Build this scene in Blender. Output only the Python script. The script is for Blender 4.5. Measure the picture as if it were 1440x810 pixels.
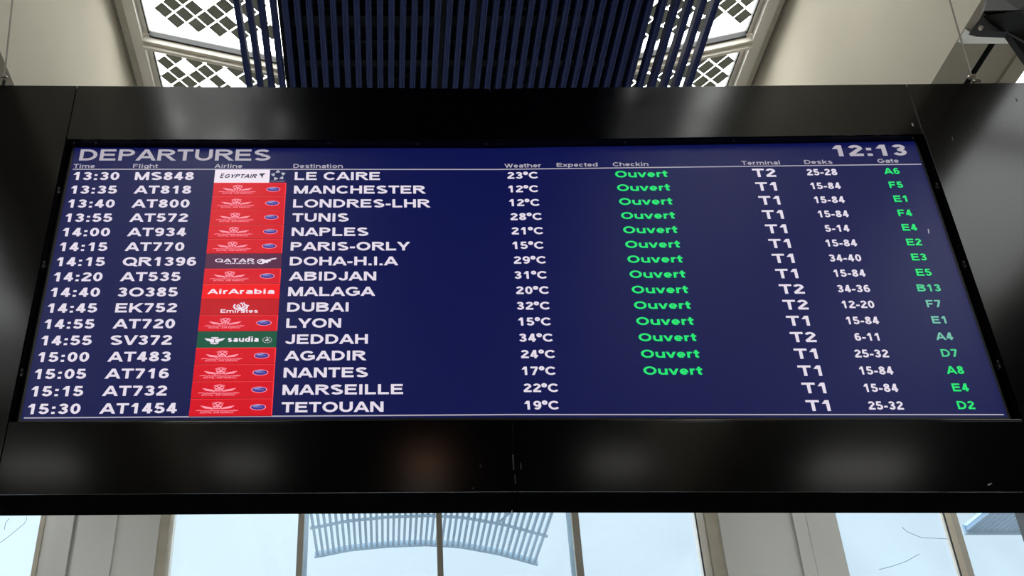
import bpy, bmesh, math, random
from mathutils import Vector, Matrix
random.seed(7)
S = bpy.context.scene
C = S.collection
for o in list(bpy.data.objects):
    bpy.data.objects.remove(o)

# ------------------------------------------------------------------ camera
F, CX, CY, PIT, EYE = 1540.0, 542.6, 405.0, 0.5706, 1.6
cam_d = bpy.data.cameras.new('camera')
cam = bpy.data.objects.new('camera', cam_d)
C.objects.link(cam)
cam.location = (0, 0, EYE)
cam.rotation_euler = (math.pi / 2 + PIT, 0, 0)
cam_d.sensor_fit = 'HORIZONTAL'
cam_d.sensor_width = 36.0
cam_d.lens = 36.0 * F / 1440.0
cam_d.shift_x = (720.0 - CX) / 1440.0          # off-centre crop of the photograph
cam_d.clip_start = 0.05
cam_d.clip_end = 500
S.camera = cam

# ------------------------------------------------------------------ world: bright overcast sky
W = bpy.data.worlds.new('overcast')
S.world = W
W.use_nodes = True
nt = W.node_tree
nt.nodes.clear()
out = nt.nodes.new('ShaderNodeOutputWorld')
bg = nt.nodes.new('ShaderNodeBackground')
tc = nt.nodes.new('ShaderNodeTexCoord')
sep = nt.nodes.new('ShaderNodeSeparateXYZ')
ramp = nt.nodes.new('ShaderNodeValToRGB')
nt.links.new(tc.outputs['Generated'], sep.inputs[0])
nt.links.new(sep.outputs['Z'], ramp.inputs[0])
ramp.color_ramp.elements[0].position = 0.0
ramp.color_ramp.elements[0].color = (0.062, 0.066, 0.07, 1)
ramp.color_ramp.elements[1].position = 1.0
ramp.color_ramp.elements[1].color = (1.0, 1.0, 0.98, 1)
for pos, col in ((0.24, (0.064, 0.072, 0.077, 1)), (0.36, (0.066, 0.073, 0.077, 1)), (0.55, (0.75, 0.76, 0.74, 1))):
    e = ramp.color_ramp.elements.new(pos)
    e.color = col
side = nt.nodes.new('ShaderNodeMath')                  # the overcast is a little brighter towards the left
side.operation = 'MULTIPLY_ADD'
side.inputs[1].default_value = -0.32
side.inputs[2].default_value = 1.0
nt.links.new(sep.outputs['X'], side.inputs[0])
vm = nt.nodes.new('ShaderNodeVectorMath')
vm.operation = 'SCALE'
nt.links.new(ramp.outputs[0], vm.inputs[0])
nt.links.new(side.outputs[0], vm.inputs['Scale'])
nt.links.new(vm.outputs[0], bg.inputs[0])
bg.inputs[1].default_value = 13.0
nt.links.new(bg.outputs[0], out.inputs[0])

S.view_settings.view_transform = 'Standard'
S.view_settings.look = 'None'
S.view_settings.gamma = 1
S.view_settings.use_curve_mapping = False
S.view_settings.exposure = 0.0

# ------------------------------------------------------------------ helpers
def lin(r, g, b):
    def f(c):
        c /= 255.0
        return c / 12.92 if c <= 0.04045 else ((c + 0.055) / 1.055) ** 2.4
    return (f(r), f(g), f(b), 1)

def ray(u, v):
    x = (u - CX) / F
    up = -(v - CY) / F
    return Vector((x, math.cos(PIT) - up * math.sin(PIT), math.sin(PIT) + up * math.cos(PIT)))

def onY(u, v, Y):
    r = ray(u, v)
    k = Y / r.y
    return Vector((r.x * k, Y, r.z * k + EYE))

def onZ(u, v, Z):
    r = ray(u, v)
    k = (Z - EYE) / r.z
    return Vector((r.x * k, r.y * k, Z))

def poly(pts):
    pts = sorted(pts)
    def f(x):
        if x <= pts[0][0]:
            a, b = pts[0], pts[1]
        else:
            a, b = pts[-2], pts[-1]
            for i in range(len(pts) - 1):
                if x <= pts[i + 1][0]:
                    a, b = pts[i], pts[i + 1]
                    break
        return a[1] + (b[1] - a[1]) * (x - a[0]) / (b[0] - a[0])
    return f

def principled(name, col, rough=0.6, noise=0.0, nscale=3.0, metallic=0.0, spec=0.5, bump=0.0, bscale=60.0):
    m = bpy.data.materials.new(name)
    m.use_nodes = True
    t = m.node_tree
    b = t.nodes['Principled BSDF']
    b.inputs['Base Color'].default_value = col
    b.inputs['Roughness'].default_value = rough
    b.inputs['Metallic'].default_value = metallic
    b.inputs['Specular IOR Level'].default_value = spec
    if noise > 0:
        co = t.nodes.new('ShaderNodeTexCoord')
        n = t.nodes.new('ShaderNodeTexNoise')
        n.inputs['Scale'].default_value = nscale
        n.inputs['Detail'].default_value = 5
        r = t.nodes.new('ShaderNodeMapRange')
        r.inputs['To Min'].default_value = 1 - noise
        r.inputs['To Max'].default_value = 1 + noise
        mx = t.nodes.new('ShaderNodeMix')
        mx.data_type = 'RGBA'
        mx.blend_type = 'MULTIPLY'
        mx.inputs[0].default_value = 1
        t.links.new(co.outputs['Object'], n.inputs['Vector'])
        t.links.new(n.outputs[0], r.inputs[0])
        mx.inputs[6].default_value = col
        t.links.new(r.outputs[0], mx.inputs[7])
        t.links.new(mx.outputs[2], b.inputs['Base Color'])
    if bump > 0:
        co = t.nodes.new('ShaderNodeTexCoord')
        n = t.nodes.new('ShaderNodeTexNoise')
        n.inputs['Scale'].default_value = bscale
        bp = t.nodes.new('ShaderNodeBump')
        bp.inputs['Strength'].default_value = bump
        bp.inputs['Distance'].default_value = 0.01
        t.links.new(co.outputs['Object'], n.inputs['Vector'])
        t.links.new(n.outputs[0], bp.inputs['Height'])
        t.links.new(bp.outputs[0], b.inputs['Normal'])
    return m

def emissive(name, col, strength=1.0, rough=0.30, spec=0.40):
    m = bpy.data.materials.new(name)
    m.use_nodes = True
    b = m.node_tree.nodes['Principled BSDF']
    b.inputs['Base Color'].default_value = (0.008, 0.008, 0.01, 1)
    b.inputs['Roughness'].default_value = rough
    b.inputs['Specular IOR Level'].default_value = spec
    b.inputs['Emission Color'].default_value = col
    b.inputs['Emission Strength'].default_value = strength
    return m

def pane_mat(name, tint, film, filmcol, noise=0.0):
    m = bpy.data.materials.new(name)
    m.use_nodes = True
    t = m.node_tree
    t.nodes.clear()
    o = t.nodes.new('ShaderNodeOutputMaterial')
    tr = t.nodes.new('ShaderNodeBsdfTransparent')
    tr.inputs[0].default_value = tint
    tl = t.nodes.new('ShaderNodeBsdfTranslucent')
    tl.inputs[0].default_value = filmcol
    mix = t.nodes.new('ShaderNodeMixShader')
    mix.inputs[0].default_value = film
    if noise > 0:
        co = t.nodes.new('ShaderNodeTexCoord')
        n = t.nodes.new('ShaderNodeTexNoise')
        n.inputs['Scale'].default_value = 0.9
        n.inputs['Detail'].default_value = 4
        n.inputs['Distortion'].default_value = 0.8
        r = t.nodes.new('ShaderNodeMapRange')
        r.inputs['From Min'].default_value = 0.3
        r.inputs['From Max'].default_value = 0.7
        r.inputs['To Min'].default_value = film - noise
        r.inputs['To Max'].default_value = film + noise
        t.links.new(co.outputs['Object'], n.inputs['Vector'])
        t.links.new(n.outputs[0], r.inputs[0])
        t.links.new(r.outputs[0], mix.inputs[0])
    t.links.new(tr.outputs[0], mix.inputs[1])
    t.links.new(tl.outputs[0], mix.inputs[2])
    gl = t.nodes.new('ShaderNodeBsdfGlossy')
    gl.inputs['Roughness'].default_value = 0.05
    lw = t.nodes.new('ShaderNodeLayerWeight')
    pw = t.nodes.new('ShaderNodeMath'); pw.operation = 'POWER'; pw.inputs[1].default_value = 4
    fr = t.nodes.new('ShaderNodeMath'); fr.operation = 'MULTIPLY_ADD'; fr.inputs[1].default_value = .8; fr.inputs[2].default_value = .03
    t.links.new(lw.outputs['Facing'], pw.inputs[0]); t.links.new(pw.outputs[0], fr.inputs[0])
    m2 = t.nodes.new('ShaderNodeMixShader')
    t.links.new(fr.outputs[0], m2.inputs[0])
    t.links.new(mix.outputs[0], m2.inputs[1])
    t.links.new(gl.outputs[0], m2.inputs[2])
    t.links.new(m2.outputs[0], o.inputs[0])
    return m

class MB:
    """collects shapes; build() links them as one mesh object"""
    def __init__(s):
        s.v, s.f, s.m = [], [], []
    def face(s, pts, mi=0):
        b = len(s.v)
        s.v += [tuple(p) for p in pts]
        s.f.append(tuple(range(b, b + len(pts))))
        s.m.append(mi)
    def solid(s, a, b, mi=0):
        """prism between two outlines with the same number of points"""
        n = len(a)
        k = len(s.v)
        s.v += [tuple(p) for p in a] + [tuple(p) for p in b]
        s.f.append(tuple(range(k, k + n)))
        s.f.append(tuple(range(k + 2 * n - 1, k + n - 1, -1)))
        for i in range(n):
            j = (i + 1) % n
            s.f.append((k + j, k + i, k + n + i, k + n + j))
        s.m += [mi] * (n + 2)
    def box(s, x0, x1, y0, y1, z0, z1, mi=0):
        a = [(x0, y0, z0), (x1, y0, z0), (x1, y1, z0), (x0, y1, z0)]
        b = [(x, y, z1) for x, y, z in a]
        s.solid(a, b, mi)
    def tube(s, pts, r, n=8, mi=0):
        pts = [Vector(p) for p in pts]
        rings = []
        for i, p in enumerate(pts):
            d = (pts[min(i + 1, len(pts) - 1)] - pts[max(i - 1, 0)]).normalized()
            a = d.cross(Vector((0, 1, 0)))
            if a.length < 1e-4:
                a = d.cross(Vector((1, 0, 0)))
            a.normalize()
            b = d.cross(a).normalized()
            rr = r[i] if isinstance(r, (list, tuple)) else r
            rings.append([p + (a * math.cos(t) + b * math.sin(t)) * rr for t in [2 * math.pi * q / n for q in range(n)]])
        k = len(s.v)
        for R in rings:
            s.v += [tuple(p) for p in R]
        for i in range(len(rings) - 1):
            for q in range(n):
                w = (q + 1) % n
                s.f.append((k + i * n + q, k + i * n + w, k + (i + 1) * n + w, k + (i + 1) * n + q))
                s.m.append(mi)
        s.f.append(tuple(k + q for q in range(n - 1, -1, -1)))
        s.f.append(tuple(k + (len(rings) - 1) * n + q for q in range(n)))
        s.m += [mi, mi]
    def build(s, name, mats, parent=None, bevel=0.0, seg=2, origin=None):
        me = bpy.data.meshes.new(name)
        org = Vector(origin) if origin is not None else Vector((0, 0, 0))
        me.from_pydata([tuple(Vector(v) - org) for v in s.v], [], s.f)
        if not isinstance(mats, (list, tuple)):
            mats = [mats]
        for m in mats:
            me.materials.append(m)
        for p, mi in zip(me.polygons, s.m):
            p.material_index = mi
        bm = bmesh.new()
        bm.from_mesh(me)
        bmesh.ops.recalc_face_normals(bm, faces=bm.faces)
        if bevel > 0:
            ed = [e for e in bm.edges if len(e.link_faces) == 2 and e.calc_face_angle(0) > 0.5]
            bmesh.ops.bevel(bm, geom=ed, offset=bevel, segments=seg, affect='EDGES', profile=0.6)
        bm.to_mesh(me)
        bm.free()
        o = bpy.data.objects.new(name, me)
        C.objects.link(o)
        o.location = org
        if parent is not None:
            o.parent = parent
            o.location = org - origin_of(parent)
        return o

def origin_of(o):
    p = Vector(o.location)
    while o.parent is not None:
        o = o.parent
        p += Vector(o.location)
    return p

def tag(o, label=None, cat=None, group=None, kind=None):
    if label: o['label'] = label
    if cat: o['category'] = cat
    if group: o['group'] = group
    if kind: o['kind'] = kind
    return o

def empty(name, loc):
    o = bpy.data.objects.new(name, None)
    C.objects.link(o)
    o.location = loc
    return o

# ------------------------------------------------------------------ materials
M_wall = principled('beige_plaster', lin(206, 197, 178), 0.85, 0.06, 1.6, bump=0.05, bscale=25)
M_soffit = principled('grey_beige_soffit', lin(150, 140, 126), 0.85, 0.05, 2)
M_groove = principled('black_groove', lin(18, 17, 16), 0.8)
M_col = principled('column_paint', lin(208, 208, 205), 0.8, 0.05, 1.2, bump=0.04, bscale=30)
M_trimstone = principled('weathered_frame', lin(182, 175, 160), 0.75, 0.22, 6)
M_mull = principled('mullion_bronze', lin(176, 172, 162), 0.6, 0.1, 5)
M_mulld = principled('dark_gasket', lin(25, 26, 28), 0.6)
M_skyframe = principled('offwhite_frame', lin(218, 212, 202), 0.85, 0.05, 4)
M_curb = principled('curb_paint', lin(196, 188, 172), 0.7, 0.12, 5)
M_cell = principled('solar_cell', lin(116, 120, 110), 0.4, 0.05, 8)
M_skyglass2 = pane_mat('tinted_skylight_glass', (0.36, 0.37, 0.375, 1), 0.12, (0.7, 0.7, 0.7, 1))
M_skyglass = pane_mat('skylight_glass', (0.93, 0.95, 0.94, 1), 0.12, (0.9, 0.9, 0.9, 1))
M_glass = pane_mat('hazy_window_glass', (0.90, 0.96, 1.0, 1), 0.09, (0.45, 0.55, 0.64, 1), 0.05)
M_slat = principled('navy_slat', lin(20, 31, 80), 0.5, 0.06, 3, spec=0.2)
M_black = principled('black_plenum', lin(10, 10, 11), 0.9)
M_steel = principled('dark_steel', lin(44, 45, 47), 0.7, 0.1, 5)
M_brk = principled('charcoal_steel', lin(38, 38, 40), 0.7, 0.1, 4)
M_white = principled('white_enamel', lin(246, 243, 236), 0.7, 0.04, 6, spec=0.2)
M_floor = principled('terrazzo', lin(170, 166, 158), 0.35, 0.08, 14)
M_rear = principled('rear_wall_paint', lin(120, 116, 108), 0.8, 0.05, 1)
M_house = principled('satin_black_laminate', (0.0022, 0.0022, 0.0025, 1), 0.125, spec=0.54, bump=0.004, bscale=2.0)
M_under = principled('matt_black_underside', (0.003, 0.003, 0.003, 1), 0.9, spec=0.0)
M_rev = principled('black_reveal', (0.003, 0.003, 0.003, 1), 0.5, spec=0.3)
M_bezel = principled('screen_bezel', lin(46, 46, 48), 0.35)
M_cable = principled('steel_cable', lin(120, 112, 104), 0.4, metallic=0.7)
M_clamp = principled('zinc_clamp', lin(170, 160, 148), 0.4, 0.1, 20, metallic=0.6)
M_chip = principled('bare_chip', lin(190, 190, 186), 0.6)
M_perg = principled('weathered_blue_grey', lin(84, 110, 130), 0.7, 0.08, 2)
M_perg2 = principled('slate_blue_batten', lin(74, 98, 120), 0.7, 0.08, 2)
M_ground = principled('asphalt', lin(84, 86, 88), 0.9, 0.05, 1)

# ------------------------------------------------------------------ levels (metres above the floor)
ZT = 8.5 + EYE        # skylight curb
ZB = 5.7 + EYE        # underside of the deep side walls
YF = 12.0             # window facade
YB = -12.0            # rear wall
XL, XR = -2.78, 4.07  # inner faces of the deep walls flanking the skylight
XLo, XRo = -3.62, onZ(1428, 117, ZB).x
SLOPE = -0.284
XC = (XL + XR) / 2

def shell(name, mb, mat, label, cat, **k):
    return tag(mb.build(name, mat, **k), label, cat, kind='structure')

m = MB(); m.box(-11, 12, YB - .3, YF + .3, -0.2, 0)
shell('floor', m, M_floor, 'pale terrazzo concourse floor below the departures board', 'floor')
m = MB(); m.box(-60, 60, YF + .3, 90, -0.3, -0.1)
shell('ground', m, M_ground, 'grey paved forecourt outside the tall windows', 'ground')

def deep_wall(name, x_in, sgn, x_out, label):
    m = MB()
    def X(d): return x_in + sgn * d
    w = abs(x_out - x_in)
    prof = [(0, ZT + .25), (0, ZB), (.24 * w, ZB), (.24 * w, ZB + .012), (.40 * w, ZB + .012), (.40 * w, ZB + .10), (.475 * w, ZB + .10), (.475 * w, ZB + .012),
            (.62 * w, ZB + .012), (.62 * w, ZB + .03), (.80 * w, ZB + .03), (.80 * w, ZB), (w, ZB), (w, ZT + .25)]
    ys = (-6.0, YF)
    a = [(X(d), ys[0], z) for d, z in prof]
    b = [(X(d), ys[1], z) for d, z in prof]
    n = len(prof)
    for i in range(n):
        j = (i + 1) % n
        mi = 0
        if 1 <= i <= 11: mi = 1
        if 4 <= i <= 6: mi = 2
        m.face([a[i], a[j], b[j], b[i]], mi)
    m.face(a, 0); m.face(b[::-1], 0)
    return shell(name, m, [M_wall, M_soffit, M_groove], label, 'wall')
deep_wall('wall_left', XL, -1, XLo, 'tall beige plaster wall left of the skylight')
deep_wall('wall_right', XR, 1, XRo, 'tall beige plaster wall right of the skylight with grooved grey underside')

# facade wall above the windows, outer walls, rear wall
m = MB(); m.box(-11, 12, YF, YF + .3, ZB - .4, ZT + .6)
shell('wall_front', m, M_wall, 'plaster wall above the tall windows, behind the departures board', 'wall')
m = MB(); m.box(-11.3, -11, YB, YF + .3, 0, ZT + .6)
shell('wall_west', m, M_rear, 'outer side wall on the left of the concourse', 'wall')
m = MB(); m.box(12, 12.3, YB, YF + .3, 0, ZT + .6)
shell('wall_east', m, M_rear, 'outer side wall on the right of the concourse', 'wall')
m = MB(); m.box(-11.3, 12.3, YB - .3, YB, 0, ZT + .6)
shell('wall_back', m, M_rear, 'rear wall of the concourse facing the departures board', 'wall')

# ceiling: black central plenum, rear ceiling, side bay ceilings
BX0, BX1 = onZ(407, 60, 7.55 + EYE).x, onZ(877, 60, 7.55 + EYE).x
m = MB()
zb = 7.30 + EYE
m.box(BX0, BX1, -6, YF, ZT + .10, ZT + .25)
for x0, x1 in ((BX0 - .04, BX0), (BX1, BX1 + .04)):
    m.box(x0, x1, -6, YF, zb, ZT + .25)
m.box(-11, 12, YB, -6.0, ZB + 1.2, ZB + 1.4)
m.box(-11, 12, -6.2, -6.0, ZB + 1.2, ZT + .6)
m.box(-11, -6.8, -6, YF, ZT - .9, ZT - .7)
m.box(8.1, 12, -6, YF, ZT - .9, ZT - .7)
shell('ceiling', m, M_black, 'black ceiling void above the navy slats', 'ceiling')

# added unseen glowing panels behind the camera, reflected as patches in the board
M_refl = emissive('reflection_glow', (1.0, .98, .93, 1), 3.0)
M_reflw = emissive('reflection_glow_warm', (1.0, .50, .28, 1), 3.2)
zl = ZB + 1.2
for k, (lx, ly, sx_, sy_, mt, lab) in enumerate(((-5.4, -6.5, 1.3, .6, M_refl, 'added white glow panel for the board reflections, farthest left'), (-2.2, -6.4, .9, .5, M_refl, 'added white glow panel for the board reflections, second from the left'),
        (.62, -6.4, .55, .5, M_reflw, 'added warm orange glow panel for the board reflections'), (.62, -7.35, .6, .25, M_refl, 'added white glow panel for the board reflections, just behind the orange one'),
        (3.6, -6.4, .9, .5, M_refl, 'added white glow panel for the board reflections, right of the orange one'), (7.4, -6.6, 1.5, .8, M_refl, 'added wide white glow panel for the board reflections, farthest right'))):
    root = empty('reflection_panel', (lx, ly, zl))
    tag(root, lab, 'ceiling light', group='added glow panels reflected in the board')
    m = MB(); m.box(lx - sx_ / 2, lx + sx_ / 2, ly - sy_ / 2, ly + sy_ / 2, zl - .05, zl); m.build('housing', M_white, root, bevel=.008)
    m = MB(); m.box(lx - sx_ / 2 + .03, lx + sx_ / 2 - .03, ly - sy_ / 2 + .03, ly + sy_ / 2 - .03, zl - .062, zl - .05); m.build('glow_face', mt, root)

# ------------------------------------------------------------------ skylights with square solar cells
def make_skylight(n, x0, x1, y0, y1, sgn_low, label, seed, cells=True):
    """sloping glazed panel; x0 is the high outer edge, x1 the low inner edge"""
    rnd = random.Random(seed)
    d = 1 if x1 > x0 else -1
    def P(x, y, dz=0): return Vector((x, y, ZT + SLOPE * abs(x - x0) + dz))
    root = empty('window_%d' % n, P((x0 + x1) / 2, (y0 + y1) / 2))
    tag(root, label, 'skylight', kind='structure')
    fr = MB()
    def bar(xa, xb, ya, yb, za, zb_, mi=0):
        a = [P(xa, ya, za), P(xb, ya, za), P(xb, yb, za), P(xa, yb, za)]
        b = [P(xa, ya, zb_), P(xb, ya, zb_), P(xb, yb, zb_), P(xa, yb, zb_)]
        fr.solid(a, b, mi)
    w = 0.085
    bar(x0 - d * .06, x0 + d * .05, y0, y1, -.10, .10)          # outer rail
    bar(x0 + d * .05, x0 + d * (.05 + .05), y0 + w, y1 - w, -.005, .06, 0)
    bar(x0 + d * .10, x0 + d * .115, y0 + w, y1 - w, .0, .05, 1)
    bar(x1 - d * .07, x1, y0, y1, -.06, .10)
    bar(x0 + d * .05, x1 - d * .07, y0, y0 + w * .8, -.10, .10)
    bar(x0 + d * .05, x1 - d * .07, y1 - w * .8, y1, -.10, .10)
    bar(x0 + d * .115, x1 - d * .07, y0 + w * .8, y0 + w * .8 + .022, .0, .05, 1)
    bar(x0 + d * .115, x1 - d * .07, y1 - w * .8 - .022, y1 - w * .8, -.03, .05, 1)
    bar(x0 + d * .05, x1 - d * .07, y1 - w * .35, y1, -.15, -.10)
    fr.build('frame', [M_skyframe, M_mulld], root)
    g = MB()
    a = [P(x0 + d * .06, y0 + .03, .035), P(x1 - d * .03, y0 + .03, .035), P(x1 - d * .03, y1 - .03, .035), P(x0 + d * .06, y1 - .03, .035)]
    g.face(a)
    pane = g.build('pane', M_skyglass if cells else M_skyglass2, root)
    pane['label'] = 'bright clear glass'
    ce = MB()
    pitch, half = 0.1645, 0.0735
    L = math.hypot(1, SLOPE)
    sx = abs(x1 - x0) * L
    N = int((sx + (y1 - y0)) / pitch) + 3
    for i in range(-N, N):
        for j in range(-N, N):
            cs = (i + .5) * pitch * .70711 + (j + .5) * pitch * .70711 - .007
            cy = (i + .5) * pitch * .70711 - (j + .5) * pitch * .70711
            mg = .205
            yy = cy + (y0 + y1) / 2
            if not (mg < cs < sx - .14 and y0 + .125 < yy < y1 - .23):
                continue
            if not cells or rnd.random() < .13:
                continue
            pts = []
            for a_, b_ in ((-half, -half), (half, -half), (half, half), (-half, half)):
                s_ = cs + (a_ + b_) * .70711
                y_ = yy + (a_ - b_) * .70711
                pts.append(P(x0 + d * s_ / L, y_, .022))
            ce.solid(pts, [p + Vector((0, 0, .004)) for p in pts])
    if cells:
        c = ce.build('solar_cells', M_cell, root)
        c['label'] = 'dark square cells laid diagonally, a few missing'
    return root

GLX0, GLX1 = -2.60, 3.90
YBAR = 8.33
PL = 2.3
ids = 0
rows = []
k = 1
while YBAR + (k - 1) * PL < YF - 0.5:
    rows.append((YBAR + (k - 1) * PL, min(YBAR + k * PL, YF))); k += 1
k = 0
while YBAR - k * PL > -5:
    rows.append((YBAR - (k + 1) * PL, YBAR - k * PL)); k += 1
for r_i, (y0, y1) in enumerate(rows):
    y0 = max(y0, -6)
    vis = {0: 'lower', 2: 'upper'}.get(r_i)
    for side in (0, 1):
        ids += 1
        where = ('left', 'right')[side]
        if r_i == 0:
            lab = 'lower glazed skylight panel with diagonal dark cells, %s of the navy slats, just above the board' % where
        elif r_i == 2:
            lab = 'upper glazed skylight panel with diagonal dark cells, %s of the navy slats, cut by the top edge' % where
        else:
            lab = 'glazed skylight panel with diagonal dark cells on the %s, row %s of the roof outside the picture' % (where, ('one', 'two', 'three', 'four', 'five', 'six', 'seven', 'eight', 'nine', 'ten')[r_i])
        if side == 0:
            make_skylight(ids, GLX0, BX0 - .05, y0, y1, 1, lab, 11 + ids)
        else:
            make_skylight(ids, GLX1, BX1 + .05, y0, y1, 1, lab, 11 + ids)
# curbs between wall and frame
for n, (x0, x1, q) in enumerate(((XL, GLX0 - .062, 1), (XR, GLX1 + .062, -1))):
    m = MB()
    a, b = (x0, x1) if x0 < x1 else (x1, x0)
    m.box(a, b, -6, YF, ZT - .05, ZT + .2)
    e = x0 + q * .022
    m.box(min(x0, e), max(x0, e), -6, YF, ZT - .09, ZT - .05, 1)  # strip in a darker colour, stands in for the shadow line at the wall
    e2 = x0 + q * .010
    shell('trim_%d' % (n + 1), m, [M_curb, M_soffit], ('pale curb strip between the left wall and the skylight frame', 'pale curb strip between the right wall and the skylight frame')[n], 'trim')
# side bay skylights
for n, (x0, x1) in enumerate(((XLo - .06, -6.75), (XRo + .06, 8.05))):
    for k in range(6):
        ids += 1
        y0 = -6 + k * 3.0
        make_skylight(ids, x0, x1, y0, y0 + 3.0, 1,
                      ('skylight panel over the left side bay, %s from the windows', 'bright skylight panel over the right side bay, %s from the windows')[n]
                      % ('sixth', 'fifth', 'fourth', 'third', 'second', 'first')[k], 90 + ids, False)

# ------------------------------------------------------------------ slatted ceiling of navy blades
ZS = 7.0 + EYE
knots = [(350 + 15.52 * i) for i in range(10)] + [489.7 + 15.07 * i for i in range(1, 16)] + [715.8 + 15.3 * i for i in range(1, 12)] + [884.2 + 17.0 * i for i in range(1, 6)]
sl = empty('slatted_ceiling', (XC, 3, ZS))
tag(sl, 'ceiling of long parallel navy slats hung under the dark void, between the two skylights', 'slatted ceiling')
hw, hh = 0.0265, 0.095
slat_me = None
for u in knots:
    x = onZ(u, 121, ZS).x
    if slat_me is None:
        m = MB()
        prof = [(-hw, hh), (-hw, .004), (-hw + .004, 0), (-.011, 0), (-.006, .007), (.006, .007), (.011, 0), (hw - .004, 0), (hw, .004), (hw, hh)]
        m.solid([(p, -5.9 - 3, z) for p, z in prof], [(p, YF - .05 - 3, z) for p, z in prof])
        o = m.build('slat', M_slat, sl)
        slat_me = o.data
    else:
        o = bpy.data.objects.new('slat', slat_me)
        C.objects.link(o)
        o.parent = sl
    o.location = (x - XC, 0, 0)
xs0, xs1 = onZ(knots[0], 121, ZS).x, onZ(knots[-1], 121, ZS).x
for yy in (-4.5, -1.5, 1.5, 4.5, 9.8):
    m = MB(); m.box(xs0 - .03, xs1 + .03, yy - .03, yy + .03, ZS + hh, ZS + hh + .05)
    m.build('carrier_rail', M_black, sl, origin=(XC, yy, ZS + hh))
    m2 = MB()
    for xx in (BX0 + .02, XC, BX1 - .02):
        m2.box(xx - .012, xx + .012, yy - .012, yy + .012, ZS + hh + .04, zb + .9 if xx == XC else zb + .2)
    if True:
        m2.build('hanger_rod', M_black, sl)
# steelwork in the dark void
def girder(label, mb, mat=M_steel):
    return tag(mb.build('beam', mat), label, 'beam', kind='structure')
y1 = onZ(600, 86, 7.75 + EYE).y
m = MB(); m.box(BX0, BX1, y1 - .045, y1 + .045, 7.72 + EYE, 7.80 + EYE)
girder('grey steel cross beam seen dimly between the navy slats', m)
y2 = onZ(600, 28, 7.95 + EYE).y
m = MB(); m.box(BX0, BX1, y2 - .07, y2 + .07, 7.93 + EYE, 8.05 + EYE)
girder('wide dark cross beam high between the navy slats near the top edge', m)
y3 = onZ(600, 58, 8.0 + EYE).y
m = MB(); m.box(BX0, BX1, y3 - .02, y3 + .02, 8.0 + EYE, 8.04 + EYE); m.box(BX0, BX1, y3 - .45, y3 - .41, 8.0 + EYE, 8.04 + EYE)
girder('thin pair of dark rails across the void above the slats', m)
for uu, w_, lb in ((623, .05, 'dark lengthwise beam above the slats, left of the pair'), (668, .05, 'dark lengthwise beam above the slats, right of the pair')):
    x = onZ(uu, 60, 7.55 + EYE).x
    m = MB(); m.box(x - w_, x + w_, -6, YF, 7.5 + EYE, 7.68 + EYE)
    girder(lb, m)
m = MB()
pa, pb = onZ(545, 116, 7.9 + EYE), onZ(590, 96, 7.9 + EYE)
m.tube([pa, pb], .025, 6); m.tube([onZ(690, 98, 7.9 + EYE), onZ(740, 118, 7.9 + EYE)], .025, 6)
m.tube([pb, (pb.x, pb.y, ZT + .12)], .012, 6); m.tube([pa, (pa.x, pa.y, ZT + .12)], .012, 6)
girder('diagonal grey braces glimpsed between the slats just above the board', m)

# ------------------------------------------------------------------ window facade with stepped columns
def colX(u): return onY(u, 722, YF).x
def column(edges, depths, trims, label):
    """stepped pilaster: edges are x positions, depths how far each band stands out"""
    xs = [colX(u) for u in edges]
    root = empty('column', ((xs[0] + xs[-1]) / 2, YF, 0))
    tag(root, label, 'column', kind='structure')
    pts = []
    for i, dp in enumerate(depths):
        pts += [(xs[i], YF - dp), (xs[i + 1], YF - dp)]
    pl = [(xs[0], YF + .25)] + pts + [(xs[-1], YF + .25)]
    m = MB(); m.solid([(x, y, 0) for x, y in pl], [(x, y, ZB) for x, y in pl])
    m.build('shaft', M_col, root)
    for ua, ub, dp in trims:
        m = MB(); m.box(colX(ua), colX(ub), YF - dp, YF + .2, 0, ZB - .4)
        t = m.build('edge_trim', M_trimstone, root)
        t['label'] = 'weathered brown edge strip'
column([68, 86, 111, 117, 142, 170, 229], [.06, .16, .10, .14, .145, .115], [(61.5, 68, .08), (229, 243, .10)],
       'stepped grey pilaster between windows at the lower left, under the board')
column([1004, 1084, 1107, 1125, 1167], [.14, .10, .145, .15], [(987, 1004, .10)],
       'stepped grey pilaster between windows at the lower right, under the board')
def facade_window(n, xa, xb, frames, label):
    root = empty('window_%d' % n, ((xa + xb) / 2, YF, 0))
    tag(root, label, 'window', kind='structure')
    m = MB()
    m.box(xa, xb, YF + .10, YF + .112, 0.1, ZB - .4)
    p = m.build('pane', M_glass, root); p['label'] = 'hazy pale blue glass'
    for (x0, x1, d, mat, nm) in frames:
        m = MB(); m.box(x0, x1, YF - d, (YF - d + .02) if nm == 'gasket' else YF + .10, 0, ZB - .4)
        m.build(nm, mat, root)
mw = colX(429) - colX(420.5)
def mull(u0, u1, d=-.03): return (colX(u0), colX(u1), d, M_mull, 'mullion')
W0 = ids + 1
facade_window(W0, colX(-140), colX(61.5), [(colX(-148), colX(-140), .07, M_mull, 'mullion')], 'pale window pane with hairline cracks at the far left, beside the left pilaster')
facade_window(W0 + 1, colX(243), colX(420), [mull(419.5, 428), (colX(243), colX(246.5), .03, M_white, 'edge_seal')], 'pale window pane directly right of the left pilaster')
facade_window(W0 + 2, colX(428), colX(613.5), [mull(613.5, 621.5)], 'window pane showing the left half of the arched pergola')
facade_window(W0 + 3, colX(621.5), colX(804), [mull(804, 814)], 'window pane showing the right half of the arched pergola')
facade_window(W0 + 4, colX(814), colX(975), [(colX(975), colX(976.6), .05, M_mulld, 'gasket'), (colX(976.6), colX(987), .03, M_white, 'edge_seal')], 'pale window pane directly left of the right pilaster')
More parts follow.
